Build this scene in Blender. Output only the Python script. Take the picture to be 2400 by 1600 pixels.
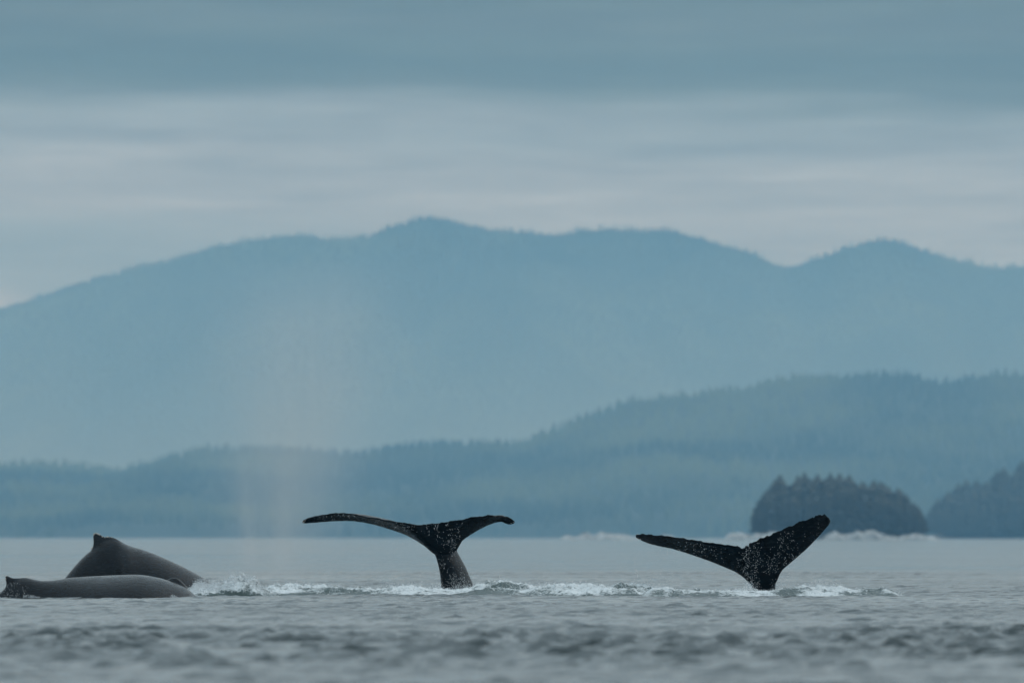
import bpy, bmesh, math, random
import numpy as np

R = math.radians
rng = np.random.default_rng(7)
random.seed(7)
for o in list(bpy.data.objects):
    bpy.data.objects.remove(o)
scene = bpy.context.scene
C = scene.collection

# ------------------------------------------------------------------ camera
CAM_H = 1.2
LENS, SENSOR = 300.0, 36.0
HORIZON = 1257.0                       # row of the true horizon in the 2400 x 1600 photograph
FPX = LENS / SENSOR * 2400.0
PITCH = math.atan((HORIZON - 800.0) / FPX)
cam_d = bpy.data.cameras.new('camera')
cam = bpy.data.objects.new('camera', cam_d)
C.objects.link(cam)
cam.location = (0, 0, CAM_H)
cam.rotation_euler = (R(90) + PITCH, 0, 0)
cam_d.lens, cam_d.sensor_width, cam_d.sensor_fit = LENS, SENSOR, 'HORIZONTAL'
cam_d.clip_start, cam_d.clip_end = 1.0, 60000.0
cam_d.dof.use_dof = True
cam_d.dof.focus_distance = 178.0
cam_d.dof.aperture_fstop = 2.4
scene.camera = cam


def at(px, py, D):
    """photograph pixel (2400 x 1600) and distance along the view -> world point"""
    u, v = (px - 1200.0) / FPX, (800.0 - py) / FPX
    c, s = math.cos(PITCH), math.sin(PITCH)
    dy, dz = c - v * s, s + v * c
    k = D / dy
    return (u * k, D, CAM_H + dz * k)


# ------------------------------------------------------------------ sky
SUN_AZ, SUN_EL = R(66), R(42)          # to the right and a little ahead of the camera, behind cloud
world = bpy.data.worlds.new('World')
scene.world = world
world.use_nodes = True
nt = world.node_tree
nt.nodes.clear()


def N(tree, kind, **kw):
    n = tree.nodes.new(kind)
    for k, v in kw.items():
        if k.startswith('i_'):
            n.inputs[k[2:].replace('_', ' ')].default_value = v
        else:
            setattr(n, k, v)
    return n


def math_node(tree, op, a, b=None, clamp=False):
    n = tree.nodes.new('ShaderNodeMath')
    n.operation = op
    n.use_clamp = clamp
    for i, v in enumerate((a, b)):
        if v is None:
            continue
        if isinstance(v, (int, float)):
            n.inputs[i].default_value = v
        else:
            tree.links.new(v, n.inputs[i])
    return n.outputs[0]


def mix_col(tree, fac, a, b, blend='MIX'):
    n = tree.nodes.new('ShaderNodeMix')
    n.data_type = 'RGBA'
    n.blend_type = blend
    for i, v in ((0, fac), (6, a), (7, b)):
        if isinstance(v, (int, float)):
            n.inputs[i].default_value = v
        elif isinstance(v, tuple):
            n.inputs[i].default_value = (*v, 1)[:4]
        else:
            tree.links.new(v, n.inputs[i])
    return n.outputs[2]


def ramp(tree, fac, stops, interp='LINEAR'):
    n = tree.nodes.new('ShaderNodeValToRGB')
    n.color_ramp.interpolation = interp
    e = n.color_ramp.elements
    while len(e) < len(stops):
        e.new(0.5)
    for el, (p, c) in zip(e, stops):
        el.position = p
        el.color = (*c, 1) if isinstance(c, tuple) else (c, c, c, 1)
    tree.links.new(fac, n.inputs[0])
    return n.outputs[0]


tc = N(nt, 'ShaderNodeTexCoord')
sep = N(nt, 'ShaderNodeSeparateXYZ')
nt.links.new(tc.outputs['Generated'], sep.inputs[0])
sky = N(nt, 'ShaderNodeTexSky', sky_type='NISHITA', sun_disc=False)
sky.sun_elevation, sky.sun_rotation = SUN_EL, SUN_AZ
sky.altitude, sky.air_density, sky.dust_density = 0, 1.0, 3.0
X, Y, Z = sep.outputs
# cloud deck: long flat bands near the horizon, an even stratus sheet above
az = math_node(nt, 'ARCTAN2', X, Y)
bandv = N(nt, 'ShaderNodeCombineXYZ')
nt.links.new(math_node(nt, 'MULTIPLY', az, 16.0), bandv.inputs[0])
nt.links.new(math_node(nt, 'MULTIPLY', Z, 170.0), bandv.inputs[1])
warp = N(nt, 'ShaderNodeTexNoise', i_Scale=1.0, i_Detail=5.0, i_Roughness=0.5)
nt.links.new(bandv.outputs[0], warp.inputs['Vector'])
wv = math_node(nt, 'SUBTRACT', warp.outputs[0], 0.5)
zz = math_node(nt, 'ADD', Z, math_node(nt, 'MULTIPLY', wv, 0.009))
zz = math_node(nt, 'ADD', zz, math_node(nt, 'MULTIPLY', az, 0.014))
z01 = math_node(nt, 'MULTIPLY', zz, 1 / 0.08, clamp=True)
BANDS = [(0.00, (0.32, 0.40, 0.47)), (0.30, (0.32, 0.40, 0.47)), (0.42, (0.33, 0.41, 0.48)), (0.47, (0.38, 0.46, 0.53)),
         (0.53, (0.35, 0.43, 0.50)), (0.585, (0.27, 0.35, 0.41)), (0.615, (0.25, 0.33, 0.38)), (0.655, (0.105, 0.15, 0.14)),
         (0.70, (0.07, 0.11, 0.10)), (0.75, (0.10, 0.14, 0.135)), (0.82, (0.065, 0.105, 0.09)), (1.0, (0.16, 0.20, 0.21))]
band = ramp(nt, z01, BANDS)
mott = N(nt, 'ShaderNodeTexNoise', i_Scale=1.6, i_Detail=6.0, i_Roughness=0.55)
nt.links.new(bandv.outputs[0], mott.inputs['Vector'])
mval = ramp(nt, mott.outputs[0], [(0.3, 0.78), (0.7, 1.22)])
band = mix_col(nt, 1.0, band, mval, 'MULTIPLY')
fine = N(nt, 'ShaderNodeTexNoise', i_Scale=1.0, i_Detail=6.0, i_Roughness=0.62)
finev = N(nt, 'ShaderNodeCombineXYZ')
nt.links.new(math_node(nt, 'MULTIPLY', az, 60.0), finev.inputs[0])
nt.links.new(math_node(nt, 'MULTIPLY', zz, 620.0), finev.inputs[1])
nt.links.new(finev.outputs[0], fine.inputs['Vector'])
band = mix_col(nt, 1.0, band, ramp(nt, fine.outputs[0], [(0.32, 0.91), (0.5, 0.99), (0.74, 1.15)]), 'MULTIPLY')
# low blue-grey cloud bank over the left end of the range
bank = math_node(nt, 'MULTIPLY', ramp(nt, math_node(nt, 'ADD', math_node(nt, 'MULTIPLY', az, 1.0), 0.5), [(0.455, 1.0), (0.492, 0.0)]), ramp(nt, zz, [(0.0365, 1.0), (0.0385, 0.0)]))
band = mix_col(nt, math_node(nt, 'MULTIPLY', bank, 0.55), band, (0.20, 0.29, 0.33))
# small bright cloud low over the left end of the range
ca = math_node(nt, 'MULTIPLY', math_node(nt, 'ADD', az, 0.0612), 1 / 0.0042)
cz_ = math_node(nt, 'MULTIPLY', math_node(nt, 'SUBTRACT', Z, 0.0272), 1 / 0.0014)
puff = math_node(nt, 'EXPONENT', math_node(nt, 'MULTIPLY', math_node(nt, 'ADD', math_node(nt, 'MULTIPLY', ca, ca), math_node(nt, 'MULTIPLY', cz_, cz_)), -1.0))
band = mix_col(nt, math_node(nt, 'MULTIPLY', puff, math_node(nt, 'MULTIPLY', fine.outputs[0], 1.7), clamp=True), band, (0.56, 0.66, 0.80))
# overcast dome: three times brighter overhead than at the horizon
dome = ramp(nt, math_node(nt, 'MAXIMUM', Z, 0.0), [(0.0, (0.36, 0.42, 0.46)), (0.12, (0.66, 0.82, 0.91)), (0.5, (0.75, 0.96, 1.09)), (1.0, (0.96, 1.22, 1.39))])
dn = N(nt, 'ShaderNodeTexNoise', i_Scale=3.0, i_Detail=5.0, i_Roughness=0.55)
nt.links.new(tc.outputs['Generated'], dn.inputs['Vector'])
dome = mix_col(nt, 1.0, dome, ramp(nt, dn.outputs[0], [(0.3, 0.85), (0.7, 1.15)]), 'MULTIPLY')
clouds = mix_col(nt, ramp(nt, Z, [(0.062, 0.0), (0.105, 1.0)]), band, dome)
bg_sky = N(nt, 'ShaderNodeBackground', i_Strength=0.08)
nt.links.new(sky.outputs[0], bg_sky.inputs[0])
bg_cl = N(nt, 'ShaderNodeBackground', i_Strength=1.0)
nt.links.new(clouds, bg_cl.inputs[0])
mixs = N(nt, 'ShaderNodeMixShader')
mixs.inputs[0].default_value = 0.88       # cloud cover
nt.links.new(bg_sky.outputs[0], mixs.inputs[1])
nt.links.new(bg_cl.outputs[0], mixs.inputs[2])
wo = N(nt, 'ShaderNodeOutputWorld')
nt.links.new(mixs.outputs[0], wo.inputs[0])

sun_d = bpy.data.lights.new('sun', 'SUN')
sun_d.energy, sun_d.angle, sun_d.color = 0.75, R(25), (1.0, 0.98, 0.96)
sun = bpy.data.objects.new('sun', sun_d)
C.objects.link(sun)
sun.rotation_euler = (R(90) - SUN_EL, 0, R(180) - SUN_AZ)
sun.location = (60, 120, 120)

vs = scene.view_settings
vs.view_transform, vs.look, vs.gamma, vs.use_curve_mapping = 'Standard', 'None', 1.0, False
vs.exposure = -0.05
cy = scene.cycles
cy.use_denoising = True
cy.max_bounces, cy.diffuse_bounces, cy.glossy_bounces = 6, 2, 3
cy.transmission_bounces, cy.volume_bounces, cy.transparent_max_bounces = 2, 0, 16
cy.use_adaptive_sampling = True
cy.adaptive_threshold = 0.01


# ------------------------------------------------------------------ helpers
def link(o, parent=None):
    C.objects.link(o)
    if parent is not None:
        o.parent = parent
    return o


def mesh_obj(name, verts, faces, mat, parent=None, smooth=True):
    """verts (n,3) array, faces: (m,3|4) int array or list of lists"""
    me = bpy.data.meshes.new(name)
    v = np.asarray(verts, dtype=np.float32)
    if isinstance(faces, np.ndarray):
        k = faces.shape[1]
        me.vertices.add(len(v))
        me.vertices.foreach_set('co', v.ravel())
        me.loops.add(faces.size)
        me.loops.foreach_set('vertex_index', faces.ravel().astype(np.int32))
        me.polygons.add(len(faces))
        me.polygons.foreach_set('loop_start', np.arange(0, faces.size, k, dtype=np.int32))
        me.polygons.foreach_set('loop_total', np.full(len(faces), k, dtype=np.int32))
        me.update(calc_edges=True)
        me.validate()
    else:
        me.from_pydata([tuple(p) for p in v], [], faces)
    if smooth:
        me.polygons.foreach_set('use_smooth', np.ones(len(me.polygons), dtype=bool))
    me.materials.append(mat)
    return link(bpy.data.objects.new(name, me), parent)


def tag(o, label=None, cat=None, group=None, kind=None):
    for k, v in (('label', label), ('category', cat), ('group', group), ('kind', kind)):
        if v:
            o[k] = v
    return o


def empty(name, loc):
    o = bpy.data.objects.new(name, None)
    o.empty_display_size = 0.5
    o.location = loc
    return link(o)


def grid_faces(nr, nc):
    i = np.arange(nr * nc).reshape(nr, nc)
    return np.stack([i[:-1, :-1], i[:-1, 1:], i[1:, 1:], i[1:, :-1]], -1).reshape(-1, 4)


def vnoise(x, y, seed=0):
    """smooth value noise in [-1, 1]"""
    xi, yi = np.floor(x).astype(np.int64), np.floor(y).astype(np.int64)
    fx, fy = x - xi, y - yi
    fx, fy = fx * fx * fx * (fx * (fx * 6 - 15) + 10), fy * fy * fy * (fy * (fy * 6 - 15) + 10)

    def h(a, b):
        n = (a * 374761393 + b * 668265263 + seed * 1442695041) & 0x7fffffff
        n = ((n ^ (n >> 13)) * 1274126177) & 0x7fffffff
        n = ((n ^ (n >> 16)) * 668265263) & 0x7fffffff
        return (n & 0xffff) / 32767.5 - 1.0
    a, b, c, d = h(xi, yi), h(xi + 1, yi), h(xi, yi + 1), h(xi + 1, yi + 1)
    return (a * (1 - fx) + b * fx) * (1 - fy) + (c * (1 - fx) + d * fx) * fy


def fbm(x, y, octaves=4, seed=0, gain=0.5):
    s, a, t = 0.0, 1.0, 0.0
    for k in range(octaves):
        s = s + a * vnoise(x * 2 ** k + 17.3 * k, y * 2 ** k - 9.1 * k, seed + k)
        t += a
        a *= gain
    return s / t


def ss(e0, e1, x):
    t = np.clip((np.asarray(x, float) - e0) / (e1 - e0), 0, 1)
    return t * t * (3 - 2 * t)


# ------------------------------------------------------------------ materials
def new_mat(name):
    m = bpy.data.materials.new(name)
    m.use_nodes = True
    t = m.node_tree
    b = t.nodes['Principled BSDF']
    return m, t, b


def noise(t, scale, detail=4.0, rough=0.5, vec=None, stretch=None, coord='Object'):
    n = N(t, 'ShaderNodeTexNoise', i_Scale=scale, i_Detail=detail, i_Roughness=rough)
    if vec is None:
        vec = N(t, 'ShaderNodeTexCoord').outputs[coord]
    if stretch:
        mp = N(t, 'ShaderNodeMapping')
        mp.inputs['Scale'].default_value = stretch
        t.links.new(vec, mp.inputs[0])
        vec = mp.outputs[0]
    t.links.new(vec, n.inputs['Vector'])
    return n.outputs[0]


def bump(t, b, height, strength, dist):
    n = N(t, 'ShaderNodeBump', i_Strength=strength, i_Distance=dist)
    t.links.new(height, n.inputs['Height'])
    t.links.new(n.outputs[0], b.inputs['Normal'])
    return n


def make_water_mat():
    m, t, b = new_mat('sea_water')
    b.inputs['Base Color'].default_value = (0.012, 0.022, 0.022, 1)
    b.inputs['Roughness'].default_value = 0.12
    b.inputs['IOR'].default_value = 1.333
    h1 = noise(t, 7.0, 4.0, 0.6, stretch=(0.6, 1.0, 1.0))
    h2 = noise(t, 0.5, 3.0, 0.5, stretch=(0.5, 1.0, 1.0))
    s = math_node(t, 'ADD', math_node(t, 'MULTIPLY', h1, 0.036), math_node(t, 'MULTIPLY', h2, 0.20))
    bn = bump(t, b, s, 0.5, 1.0)
    streak = noise(t, 0.035, 4.0, 0.6, stretch=(0.5, 1.0, 1.0))      # wind lanes
    t.links.new(ramp(t, streak, [(0.36, 0.18), (0.64, 0.95)]), bn.inputs['Strength'])
    t.links.new(ramp(t, streak, [(0.36, 0.09), (0.64, 0.17)]), b.inputs['Roughness'])
    return m


def make_skin_mat(name, base, rough, spec, scratch=0.25):
    """wet whale skin: blotches, pale scratches and scars, running-water sheen"""
    m, t, b = new_mat(name)
    n1 = noise(t, 2.2, 6.0, 0.65)
    n2 = noise(t, 8.0, 5.0, 0.6, stretch=(0.6, 1.0, 3.0))
    f = math_node(t, 'ADD', math_node(t, 'MULTIPLY', n1, 0.6), math_node(t, 'MULTIPLY', n2, 0.4))
    col = ramp(t, f, [(0.36, tuple(c * 0.5 for c in base)), (0.62, tuple(c * 1.6 for c in base))])
    scar = ramp(t, noise(t, 5.0, 2.0, 0.5, stretch=(0.35, 1.0, 2.6)), [(0.492, 0.0), (0.5, 1.0), (0.508, 0.0)])
    scar = math_node(t, 'MULTIPLY', scar, ramp(t, noise(t, 1.3, 3.0), [(0.48, 0.0), (0.62, 0.55)]))
    col = mix_col(t, scar, col, tuple(min(1, c * 4 + 0.02) for c in base))
    t.links.new(col, b.inputs['Base Color'])
    b.inputs['IOR'].default_value = 1.34
    b.inputs['Specular IOR Level'].default_value = spec
    t.links.new(ramp(t, n2, [(0.32, rough * 0.45), (0.68, rough * 1.8)]), b.inputs['Roughness'])
    bump(t, b, noise(t, 16.0, 6.0, 0.7, stretch=(0.7, 1.0, 2.4)), scratch, 0.03)
    return m


def make_foam_mat():
    """churned sea: attribute 'foam' says where air is whipped into the water"""
    m, t, b = new_mat('churned_sea')
    at_ = N(t, 'ShaderNodeAttribute', attribute_name='foam')
    f = at_.outputs['Fac']
    n = noise(t, 14.0, 6.0, 0.7)
    f2 = math_node(t, 'ADD', f, math_node(t, 'MULTIPLY', math_node(t, 'SUBTRACT', n, 0.5), 1.7), clamp=True)
    f2 = ramp(t, f2, [(0.30, 0.0), (0.70, 1.0)])
    col = mix_col(t, f2, (0.045, 0.07, 0.065), (0.66, 0.68, 0.68))
    t.links.new(col, b.inputs['Base Color'])
    t.links.new(ramp(t, f2, [(0.0, 0.12), (1.0, 0.7)]), b.inputs['Roughness'])
    b.inputs['IOR'].default_value = 1.333
    bump(t, b, noise(t, 26.0, 5.0, 0.65), 0.7, 0.05)
    return m


def make_foliage_mat(name, dark, light):
    m, t, b = new_mat(name)
    n = noise(t, 0.12, 3.0, 0.6)
    at_ = N(t, 'ShaderNodeAttribute', attribute_name='tint')
    f = math_node(t, 'ADD', math_node(t, 'MULTIPLY', n, 0.5), math_node(t, 'MULTIPLY', at_.outputs['Fac'], 0.5))
    t.links.new(ramp(t, f, [(0.25, dark), (0.7, light)]), b.inputs['Base Color'])
    b.inputs['Roughness'].default_value = 0.8
    b.inputs['Specular IOR Level'].default_value = 0.2
    return m


def plain(name, col, rough=0.7, var=0.3, scale=3.0):
    m, t, b = new_mat(name)
    n = noise(t, scale, 5.0, 0.6)
    t.links.new(ramp(t, n, [(0.3, tuple(c * (1 - var) for c in col)), (0.7, tuple(min(1, c * (1 + var)) for c in col))]), b.inputs['Base Color'])
    b.inputs['Roughness'].default_value = rough
    return m


M_WATER = make_water_mat()
M_SKIN_BLACK = make_skin_mat('wet_black_whale_skin', (0.003, 0.0036, 0.0038), 0.20, 0.13)
M_SKIN_GREY = make_skin_mat('wet_charcoal_whale_skin', (0.005, 0.0054, 0.006), 0.20, 0.30, 0.5)
M_FOAM = make_foam_mat()
M_DROP = plain('water_droplets', (0.62, 0.64, 0.65), 0.25, 0.05)
M_BARN = plain('barnacle_shell', (0.50, 0.46, 0.42), 0.8, 0.3, 30.0)
M_HILL = make_foliage_mat('hill_soil_and_undergrowth', (0.014, 0.024, 0.017), (0.03, 0.045, 0.028))
M_FOREST = make_foliage_mat('conifer_forest', (0.012, 0.022, 0.017), (0.11, 0.13, 0.07))
M_TREE = make_foliage_mat('conifer_needles', (0.045, 0.046, 0.040), (0.088, 0.086, 0.064))
M_BARK = plain('bark', (0.06, 0.045, 0.035), 0.9)
M_ROCK = plain('pale_shore_rock', (0.31, 0.32, 0.32), 0.9, 0.8, 0.6)
M_EARTH = plain('island_rock_and_soil', (0.10, 0.09, 0.07), 0.9, 0.4, 0.2)


# ------------------------------------------------------------------ sea
def sea_axis_y():
    y = [-3000, -1500, -700, -300, -120, -50, -20, 0, 15, 25, 32, 38, 43, 47, 50]
    v = 52.0
    while v < 66:
        y.append(v)
        v += 0.2
    while v < 190:
        y.append(v)
        v += 0.085
    while v < 285:
        y.append(v)
        v += 0.16
    d = 0.17
    while v < 14700:
        y.append(v)
        d = min(d * (1.025 if v < 600 else 1.07), v * 0.03)
        v += d
    y.append(14800)
    return np.array(y)


def sea_axis_x():
    half = list(np.arange(0, 11.8, 0.105))
    d, v = 0.12, half[-1]
    while v < 4000:
        v += d
        d = min(d * (1.06 if v < 26 else 1.22), 300)
        half.append(v)
    half = np.array(half)
    return np.concatenate([-half[:0:-1], half])


WAVES = []
for k in range(66):
    lam = 0.18 * (8.0 / 0.18) ** (k / 65.0)
    ang = R(-90) + rng.normal(0, 0.6)
    WAVES.append((lam, ang, rng.uniform(0, 2 * math.pi), 0.005 + 0.036 * math.exp(-0.5 * (math.log(lam / 0.38) / 0.60) ** 2)))


def sea_height(x, y, dx, dy):
    h = np.zeros_like(x)
    rough, ruffle = sea_rough(x, y)
    for lam, ang, ph, slope in WAVES:
        k = 2 * math.pi / lam
        att = ss(1.5, 2.6, lam / np.maximum(dx, dy))
        q = (k * math.cos(ang)) * x + (k * math.sin(ang)) * y + ph
        sn = np.sin(q)
        if lam < 1.6:                       # sharp-crested wavelets, strong where the wind touches down
            h += slope / k * att * ruffle * (sn + 0.35 * np.cos(2 * q))
        else:
            h += slope / k * att * rough * sn
    h += 0.018 * fbm(x * 0.10, y * 0.05, 2, 5) * ss(4000, 200, y)
    return h


def sea_rough(x, y):
    """calm lanes, ruffled patches, and a darker ruffled lane 80-112 m out"""
    near = (np.abs(x) < 90) & (y < 700) & (y > 40)
    rough = np.ones_like(x)
    ruffle = np.ones_like(x)
    X, Y = x[near], y[near]
    base = 0.9 + 0.5 * fbm(X * 0.07, Y * 0.03, 3, 31)
    spot = np.clip(0.5 + 1.5 * fbm(X * 2.6, Y * 0.8, 3, 37, 0.65), 0.0, 2.2)
    lane = (0.35 + 0.65 * ss(76, 82, Y)) * ss(60, 70, Y + 3 * vnoise(X * 0.15, Y * 0.05, 3)) * ss(116, 102, Y + 5 * vnoise(X * 0.12, Y * 0.05, 4))
    rough[near] = np.clip(base, 0.4, 1.4) * (1 + 0.6 * lane)
    ruffle[near] = np.clip(base, 0.4, 1.4) * (0.55 + 0.85 * spot) + 2.4 * lane * spot
    return rough, ruffle


ya, xa = sea_axis_y(), sea_axis_x()
GX, GY = np.meshgrid(xa, ya)
DX = np.broadcast_to(np.gradient(xa)[None, :], GX.shape)
DY = np.broadcast_to(np.gradient(ya)[:, None], GX.shape)
GZ = sea_height(GX, GY, DX, DY)
sea = mesh_obj('water', np.stack([GX, GY, GZ], -1).reshape(-1, 3), grid_faces(len(ya), len(xa)), M_WATER)
tag(sea, 'grey rippled sea reaching to the far shore', kind='structure')


# ------------------------------------------------------------------ far land
def line(points, scale=2400 / 2352.0):
    p = np.array(points, float) * scale
    return p[:, 0], p[:, 1]


MOUNT = [(0, 712), (50, 690), (100, 680), (200, 645), (300, 620), (400, 590), (480, 563), (560, 548), (640, 537), (690, 533), (730, 540), (780, 548),
         (850, 541), (900, 520), (950, 503), (1020, 498), (1070, 510), (1110, 522), (1200, 528), (1270, 535), (1330, 528), (1400, 519), (1470, 527),
         (1550, 527), (1600, 538), (1660, 557), (1720, 572), (1770, 597), (1810, 608), (1860, 595), (1940, 565), (2000, 547), (2040, 546), (2090, 562),
         (2150, 578), (2220, 598), (2290, 612), (2352, 603)]
RIDGE = [(0, 1055), (100, 1052), (200, 1058), (260, 1068), (330, 1060), (400, 1036), (450, 1026), (550, 1023), (650, 1021), (740, 1026), (830, 1031),
         (900, 1016), (1000, 1004), (1100, 1006), (1220, 1001), (1270, 976), (1330, 951), (1400, 926), (1450, 906), (1550, 896), (1650, 890), (1710, 881),
         (1780, 859), (1850, 853), (1950, 851), (2060, 849), (2110, 856), (2180, 867), (2240, 852), (2352, 845)]


def land(name, pts, D0, D1, D2, side, nx, ny, mat, rough_amp, seed, tree_h, label):
    px, py = line(pts)
    xr = (px - 1200) / FPX * D1
    zr = CAM_H + (HORIZON - py) / FPX * D1 - tree_h
    x = np.linspace(xr[0] - side, xr[-1] + side, nx)
    rid = np.interp(x, xr, zr)
    out = np.maximum(xr[0] - x, 0) + np.maximum(x - xr[-1], 0)
    rid = rid * np.clip(1 - out / side * 0.55, 0.3, 1) + 0.25 * rid.mean() * fbm(x / 300.0, x * 0 + 3.3, 3, seed) * ss(0, 200, out)
    y = np.concatenate([np.linspace(D0 - 0.1 * (D1 - D0), D1, ny), np.linspace(D1, D2, max(4, ny // 5))[1:]])
    gx, gy = np.meshgrid(x, y)
    t = np.clip((gy - D0) / (D1 - D0), 0, 1)
    back = np.clip((gy - D1) / (D2 - D1), 0, 1)
    shore = D0 + 0.06 * (D1 - D0) * (fbm(gx / 180.0, gx * 0, 3, seed + 3))
    tt = np.clip((gy - shore) / (D1 - shore), 0, 1)
    prof = 0.10 * ss(0, 0.04, tt) + 0.90 * (0.75 * tt + 0.25 * tt ** 2)
    g = rid[None, :] * prof
    spur = fbm(gx / (D1 * 0.016), gy / (D1 * 0.055), 5, seed)
    g = g + rough_amp * spur * np.sin(np.pi * np.clip(t, 0, 1)) ** 0.7 * np.clip(g / (2.2 * rough_amp), 0, 1)
    cap = CAM_H + (rid[None, :] - CAM_H) * gy / D1 * 0.985      # spurs stay below the crest line
    g = np.where(t < 0.97, np.minimum(g, cap), g)
    g = g * (1 - 0.8 * back ** 1.3)
    g = np.where(tt <= 0, -3.0, g)
    o = mesh_obj(name, np.stack([gx, gy, g], -1).reshape(-1, 3), grid_faces(*gx.shape), mat)
    tag(o, label, kind='structure')
    return x, y, g


def sample(x, y, g, qx, qy):
    fx = np.clip(np.interp(qx, x, np.arange(len(x))), 0, len(x) - 1.001)
    fy = np.clip(np.interp(qy, y, np.arange(len(y))), 0, len(y) - 1.001)
    ix, iy = fx.astype(int), fy.astype(int)
    u, v = fx - ix, fy - iy
    return (g[iy, ix] * (1 - u) + g[iy, ix + 1] * u) * (1 - v) + (g[iy + 1, ix] * (1 - u) + g[iy + 1, ix + 1] * u) * v


def forest(name, L, qx, qy, hmin, hmax, mat, label, sides=5):
    z = sample(*L, qx, qy)
    ok = z > 0.2
    qx, qy, z = qx[ok], qy[ok], z[ok]
    n = len(qx)
    h = rng.uniform(hmin, hmax, n) * (0.85 + 0.25 * fbm(qx / 40, qy / 60, 2, 8))
    r = h * rng.uniform(0.17, 0.26, n)
    a0 = rng.uniform(0, 6.28, n)
    V = np.zeros((n, 2 * (sides + 1), 3))
    for tier, (zb, zt, rr) in enumerate(((0.0, 0.72, 1.0), (0.42, 1.0, 0.62))):
        for s in range(sides):
            a = a0 + s * 2 * math.pi / sides + tier
            w = rng.uniform(0.75, 1.2, n)
            V[:, tier * (sides + 1) + s] = np.stack([qx + r * rr * w * np.cos(a), qy + r * rr * w * np.sin(a), z - 1 + h * (zb + rng.uniform(-.04, .04, n))], -1)
        V[:, tier * (sides + 1) + sides] = np.stack([qx + rng.normal(0, .3, n), qy, z - 1 + h * zt], -1)
    F = []
    for tier in range(2):
        b = tier * (sides + 1)
        for s in range(sides):
            F.append((b + s, b + (s + 1) % sides, b + sides))
    F = (np.array(F)[None] + (np.arange(n) * 2 * (sides + 1))[:, None, None]).reshape(-1, 3)
    o = mesh_obj(name, V.reshape(-1, 3), F, mat, smooth=False)
    tint = np.repeat(np.clip(0.36 + 0.95 * fbm(qx / 150, qy / 380, 4, 21) + rng.normal(0, .10, n), 0, 1), 2 * (sides + 1))
    at_ = o.data.attributes.new('tint', 'FLOAT', 'POINT')
    at_.data.foreach_set('value', tint.astype(np.float32))
    return tag(o, label, kind='stuff')


Lm = land('mountain', MOUNT, 11950, 14000, 14600, 900, 230, 120, M_HILL, 110, 11, 5, 'long blue hazy mountain range across the horizon')
Lr = land('hill', RIDGE, 8000, 10000, 10500, 700, 210, 90, M_HILL, 16, 23, 9, 'darker forested ridge in front of the mountains')
nm = 31000
qx = rng.uniform(-1050, 1050, nm)
qy = 12000 + (14000 - 12000) * rng.uniform(0, 1, nm) ** 0.85
forest('mountain_forest', Lm, qx, qy, 10, 17, M_FOREST, 'distant forest covering the blue mountain range', 4)
qx = rng.uniform(-1050, 1050, 900)
forest('mountain_crest_forest', Lm, qx, rng.uniform(13940, 14010, 900), 6, 10, M_FOREST, 'trees along the crest of the blue mountains', 4)
nr = 20000
forest('hill_forest', Lr, rng.uniform(-800, 800, nr), 7980 + 2100 * rng.uniform(0, 1, nr), 10, 16, M_FOREST, 'conifer forest covering the nearer ridge', 5)
forest('hill_crest_forest', Lr, rng.uniform(-800, 800, 560), rng.uniform(9940, 10010, 560), 5, 9, M_FOREST, 'conifers along the crest of the nearer ridge', 5)


# ------------------------------------------------------------------ island and wooded point
def mound(name, cx, cy, rx, ry, top, base_z, mat, label, seed, edge=2.0):
    nr_, na = 18, 64
    r = np.linspace(0, 1, nr_)[:, None]
    a = np.linspace(0, 2 * math.pi, na, endpoint=False)[None, :]
    wob = 1 + 0.10 * fbm(np.cos(a) * 2 + 5, np.sin(a) * 2, 3, seed)
    x = cx + rx * r * np.cos(a) * wob
    y = cy + ry * r * np.sin(a) * wob
    z = base_z + (top - base_z) * (1 - r ** edge) + 0.5 * fbm(x / 6, y / 6, 3, seed + 1) * (1 - r)
    v = np.stack([x, y, z], -1).reshape(-1, 3)
    i = np.arange(nr_ * na).reshape(nr_, na)
    f = np.stack([i[:-1], np.roll(i[:-1], -1, 1), np.roll(i[1:], -1, 1), i[1:]], -1).reshape(-1, 4)
    o = mesh_obj(name, v, f, mat)
    return tag(o, label, kind='structure')


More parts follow.
